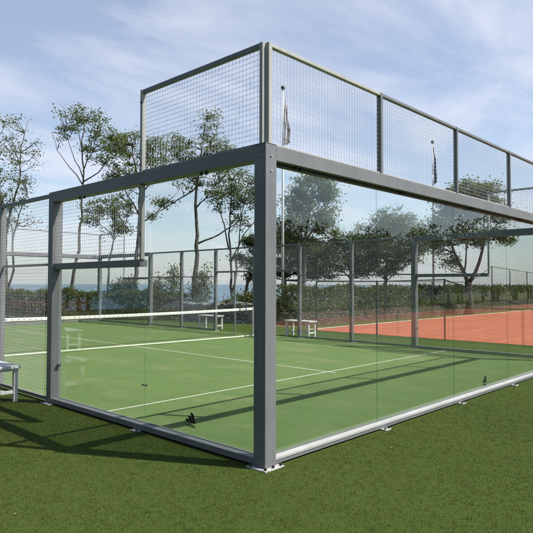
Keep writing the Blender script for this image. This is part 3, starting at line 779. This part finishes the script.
hedge('long leafy hedge behind the far end wall of the padel court', [gp(-70, 30.5), gp(40, 28.6), gp(120, 28.0), gp(186, 27.6)], .1, 1.28, 1.1, 31, 'hedges along the shore', 2600, .11)
hedge('clipped green hedge growing on top of the brown stone wall behind the clay court', [(14.4, 12.45), (26, 12.45), (60, 12.45)], .2, 1.52, 1.3, 32, 'hedges along the shore', 1500, .12)

# ------------------------------------------------------------------ low stone walls
def wall(lab, path, h, th, mat, seed):
    r = np.random.default_rng(seed)
    o = np.array(path[0][:2], float); b = MB(); vs = []; fs = []
    path = [np.array(p[:2], float) for p in path]
    pts = []
    for a, c in zip(path[:-1], path[1:]):
        n = max(2, int(np.linalg.norm(c-a)/.35)); pts += [a+(c-a)*i/n for i in range(n)]
    pts.append(path[-1])
    for i, p in enumerate(pts):
        d = pts[min(i+1, len(pts)-1)]-pts[max(0, i-1)]; d /= np.linalg.norm(d); nn = np.array([-d[1], d[0]])
        hh = h*r.uniform(.9, 1.08); 
        for s in (-1, 1):
            for zf, ins in ((0, 0), (.5, .03), (.92, .05), (1, .12)):
                q = p+nn*s*(th/2-ins+r.normal(0, .018))-o
                vs.append((q[0], q[1], hh*zf+(r.normal(0, .012) if zf else -.02)))
    for i in range(len(pts)-1):
        a = 8*i; c = a+8
        ring = [0, 1, 2, 3, 7, 6, 5, 4]
        for k in range(7): fs.append((a+ring[k], a+ring[k+1], c+ring[k+1], c+ring[k]))
    b.poly(vs, fs+[(0, 1, 2, 3, 7, 6, 5, 4), tuple(8*(len(pts)-1)+q for q in (4, 5, 6, 7, 3, 2, 1, 0))])
    w_ = b.build('stone_wall', mat); w_.location = (o[0], o[1], 0)
    tag(w_, lab, 'stone wall', 'low stone walls')
wall('pale grey rubble wall between the shrubs and the corner post', [gp(183, 26.4), gp(230, 25.2), gp(268, 24.6)], .92, .5, M['stone_grey'], 1)
wall('low brown stone wall at the back of the orange clay court', [gp(270, 24.4), (14.6, 11.75), (26, 11.75), (60, 11.75)], .55, .5, M['stone_brown'], 2)

# ------------------------------------------------------------------ fences of the clay court
def fence(lab, posts, rails=True, cell=.12, rpost=.03):
    o = posts[0]; root = tag(empty('wire_fence', (o[0], o[1], 0)), lab, 'fence', 'fences round the clay court')
    for (x_, y_, h_) in posts:
        MB().tube([(x_-o[0], y_-o[1], 0), (x_-o[0], y_-o[1], h_)], rpost, 8).build('post', M['fence'], root)
    for a, b_ in zip(posts[:-1], posts[1:]):
        A = np.array([a[0]-o[0], a[1]-o[1], 0]); B = np.array([b_[0]-o[0], b_[1]-o[1], 0])
        MB().tube([A+[0, 0, a[2]-.03], B+[0, 0, b_[2]-.03]], .02, 6).build('top_rail', M['fence'], root)
        w_ = MB(); Lf = np.linalg.norm(B-A); n = max(2, int(Lf/cell))
        for i in range(1, n):
            s = i/n; q = A+(B-A)*s; h_ = a[2]+(b_[2]-a[2])*s-.04; w_.tube([q+[0, 0, .03], q+[0, 0, h_]], .0016, 3, False)
        m_ = int(max(a[2], b_[2])/cell)
        for j in range(1, m_):
            s = j/m_; w_.tube([A+[0, 0, (a[2]-.04)*s], B+[0, 0, (b_[2]-.04)*s]], .0016, 3, False)
        w_.build('mesh_panel', M['fence'], root)
fence('dark wire fence with a sloping top rail along the near edge of the clay', [(12.92, 9.6, 1.85), (12.92, 7.0, 1.85), (12.92, 4.55, 1.9), (12.92, 1.9, 1.05), (12.92, -2, 1.05), (12.92, -6, 1.05)])
def ypx(px, y_):
    d = at(px, 284, 1.)-CAM; s = (y_-CAM[1])/d[1]; return CAM[0]+d[0]*s
fence('tall dark wire fence standing against the brown wall at the back of the clay', [(13.4, 10.75, 1.9), (ypx(385, 10.75), 10.75, 1.9), (ypx(432, 10.75), 10.75, 1.9), (ypx(470, 10.75), 10.75, 1.9), (ypx(492, 10.75), 10.75, 2.9), (ypx(510, 10.75), 10.75, 2.78), (ypx(527, 10.75), 10.75, 2.66), (ypx(541, 10.75), 10.75, 2.55)], cell=.16)

# ------------------------------------------------------------------ woods beside (added to block sky light) and behind the camera, mirrored in the glass
def wood(lab, spots, size, seed):
    r = np.random.default_rng(seed); cs = []; st = MB(); o = np.array([spots[0][0], spots[0][1], 0])
    for x_, y_, H, wd_ in spots:
        x_ += r.normal(0, .5)-o[0]; y_ += r.normal(0, .5)-o[1]; H += r.normal(0, .35)
        st.tube([(x_, y_, -.05), (x_+r.normal(0, .1), y_, H*.5), (x_+r.normal(0, .2), y_, H*.85)], [.14, .1, .03], 6)
        for _ in range(46):
            u_ = r.normal(size=3); u_ /= np.linalg.norm(u_); u_ *= r.uniform(.1, 1)**.4
            c = np.array([x_, y_, H*.55])+u_*np.array([wd_, wd_, H*.48]); cs.append(c+r.normal(0, .3, (46, 3)))
    cs = np.concatenate(cs); cs = cs[cs[:, 2] > .1]
    root = tag(empty('distant_wood', tuple(o)), lab, 'wood'); root['kind'] = 'stuff'
    a = st.build('trunk', M['bark'], root); a['kind'] = 'stuff'
    a = link('crown', mesh_np('crown', leaves(cs, size, .8, seed+5), 4), M['leaf_dark'], root); a['kind'] = 'stuff'
wood('dark row of trees behind the viewer, mirrored in the right glass panes', [(14+i*1.75, -21+.6*math.sin(i*2.1), 4.2+.082*i*1.75+.13*max(0, i-17), 1.6) for i in range(34)], .34, 77)
wood('unseen tree row added beside the lawn to block sky, mirrored in left glass panes', [(-15+.8*math.sin(i*1.7), -9+i*2.1, 8.2+.9*math.sin(i*2.3), 2.0) for i in range(22)], .42, 78)  # out-of-view row, added to keep low sky light off the shaded frame faces
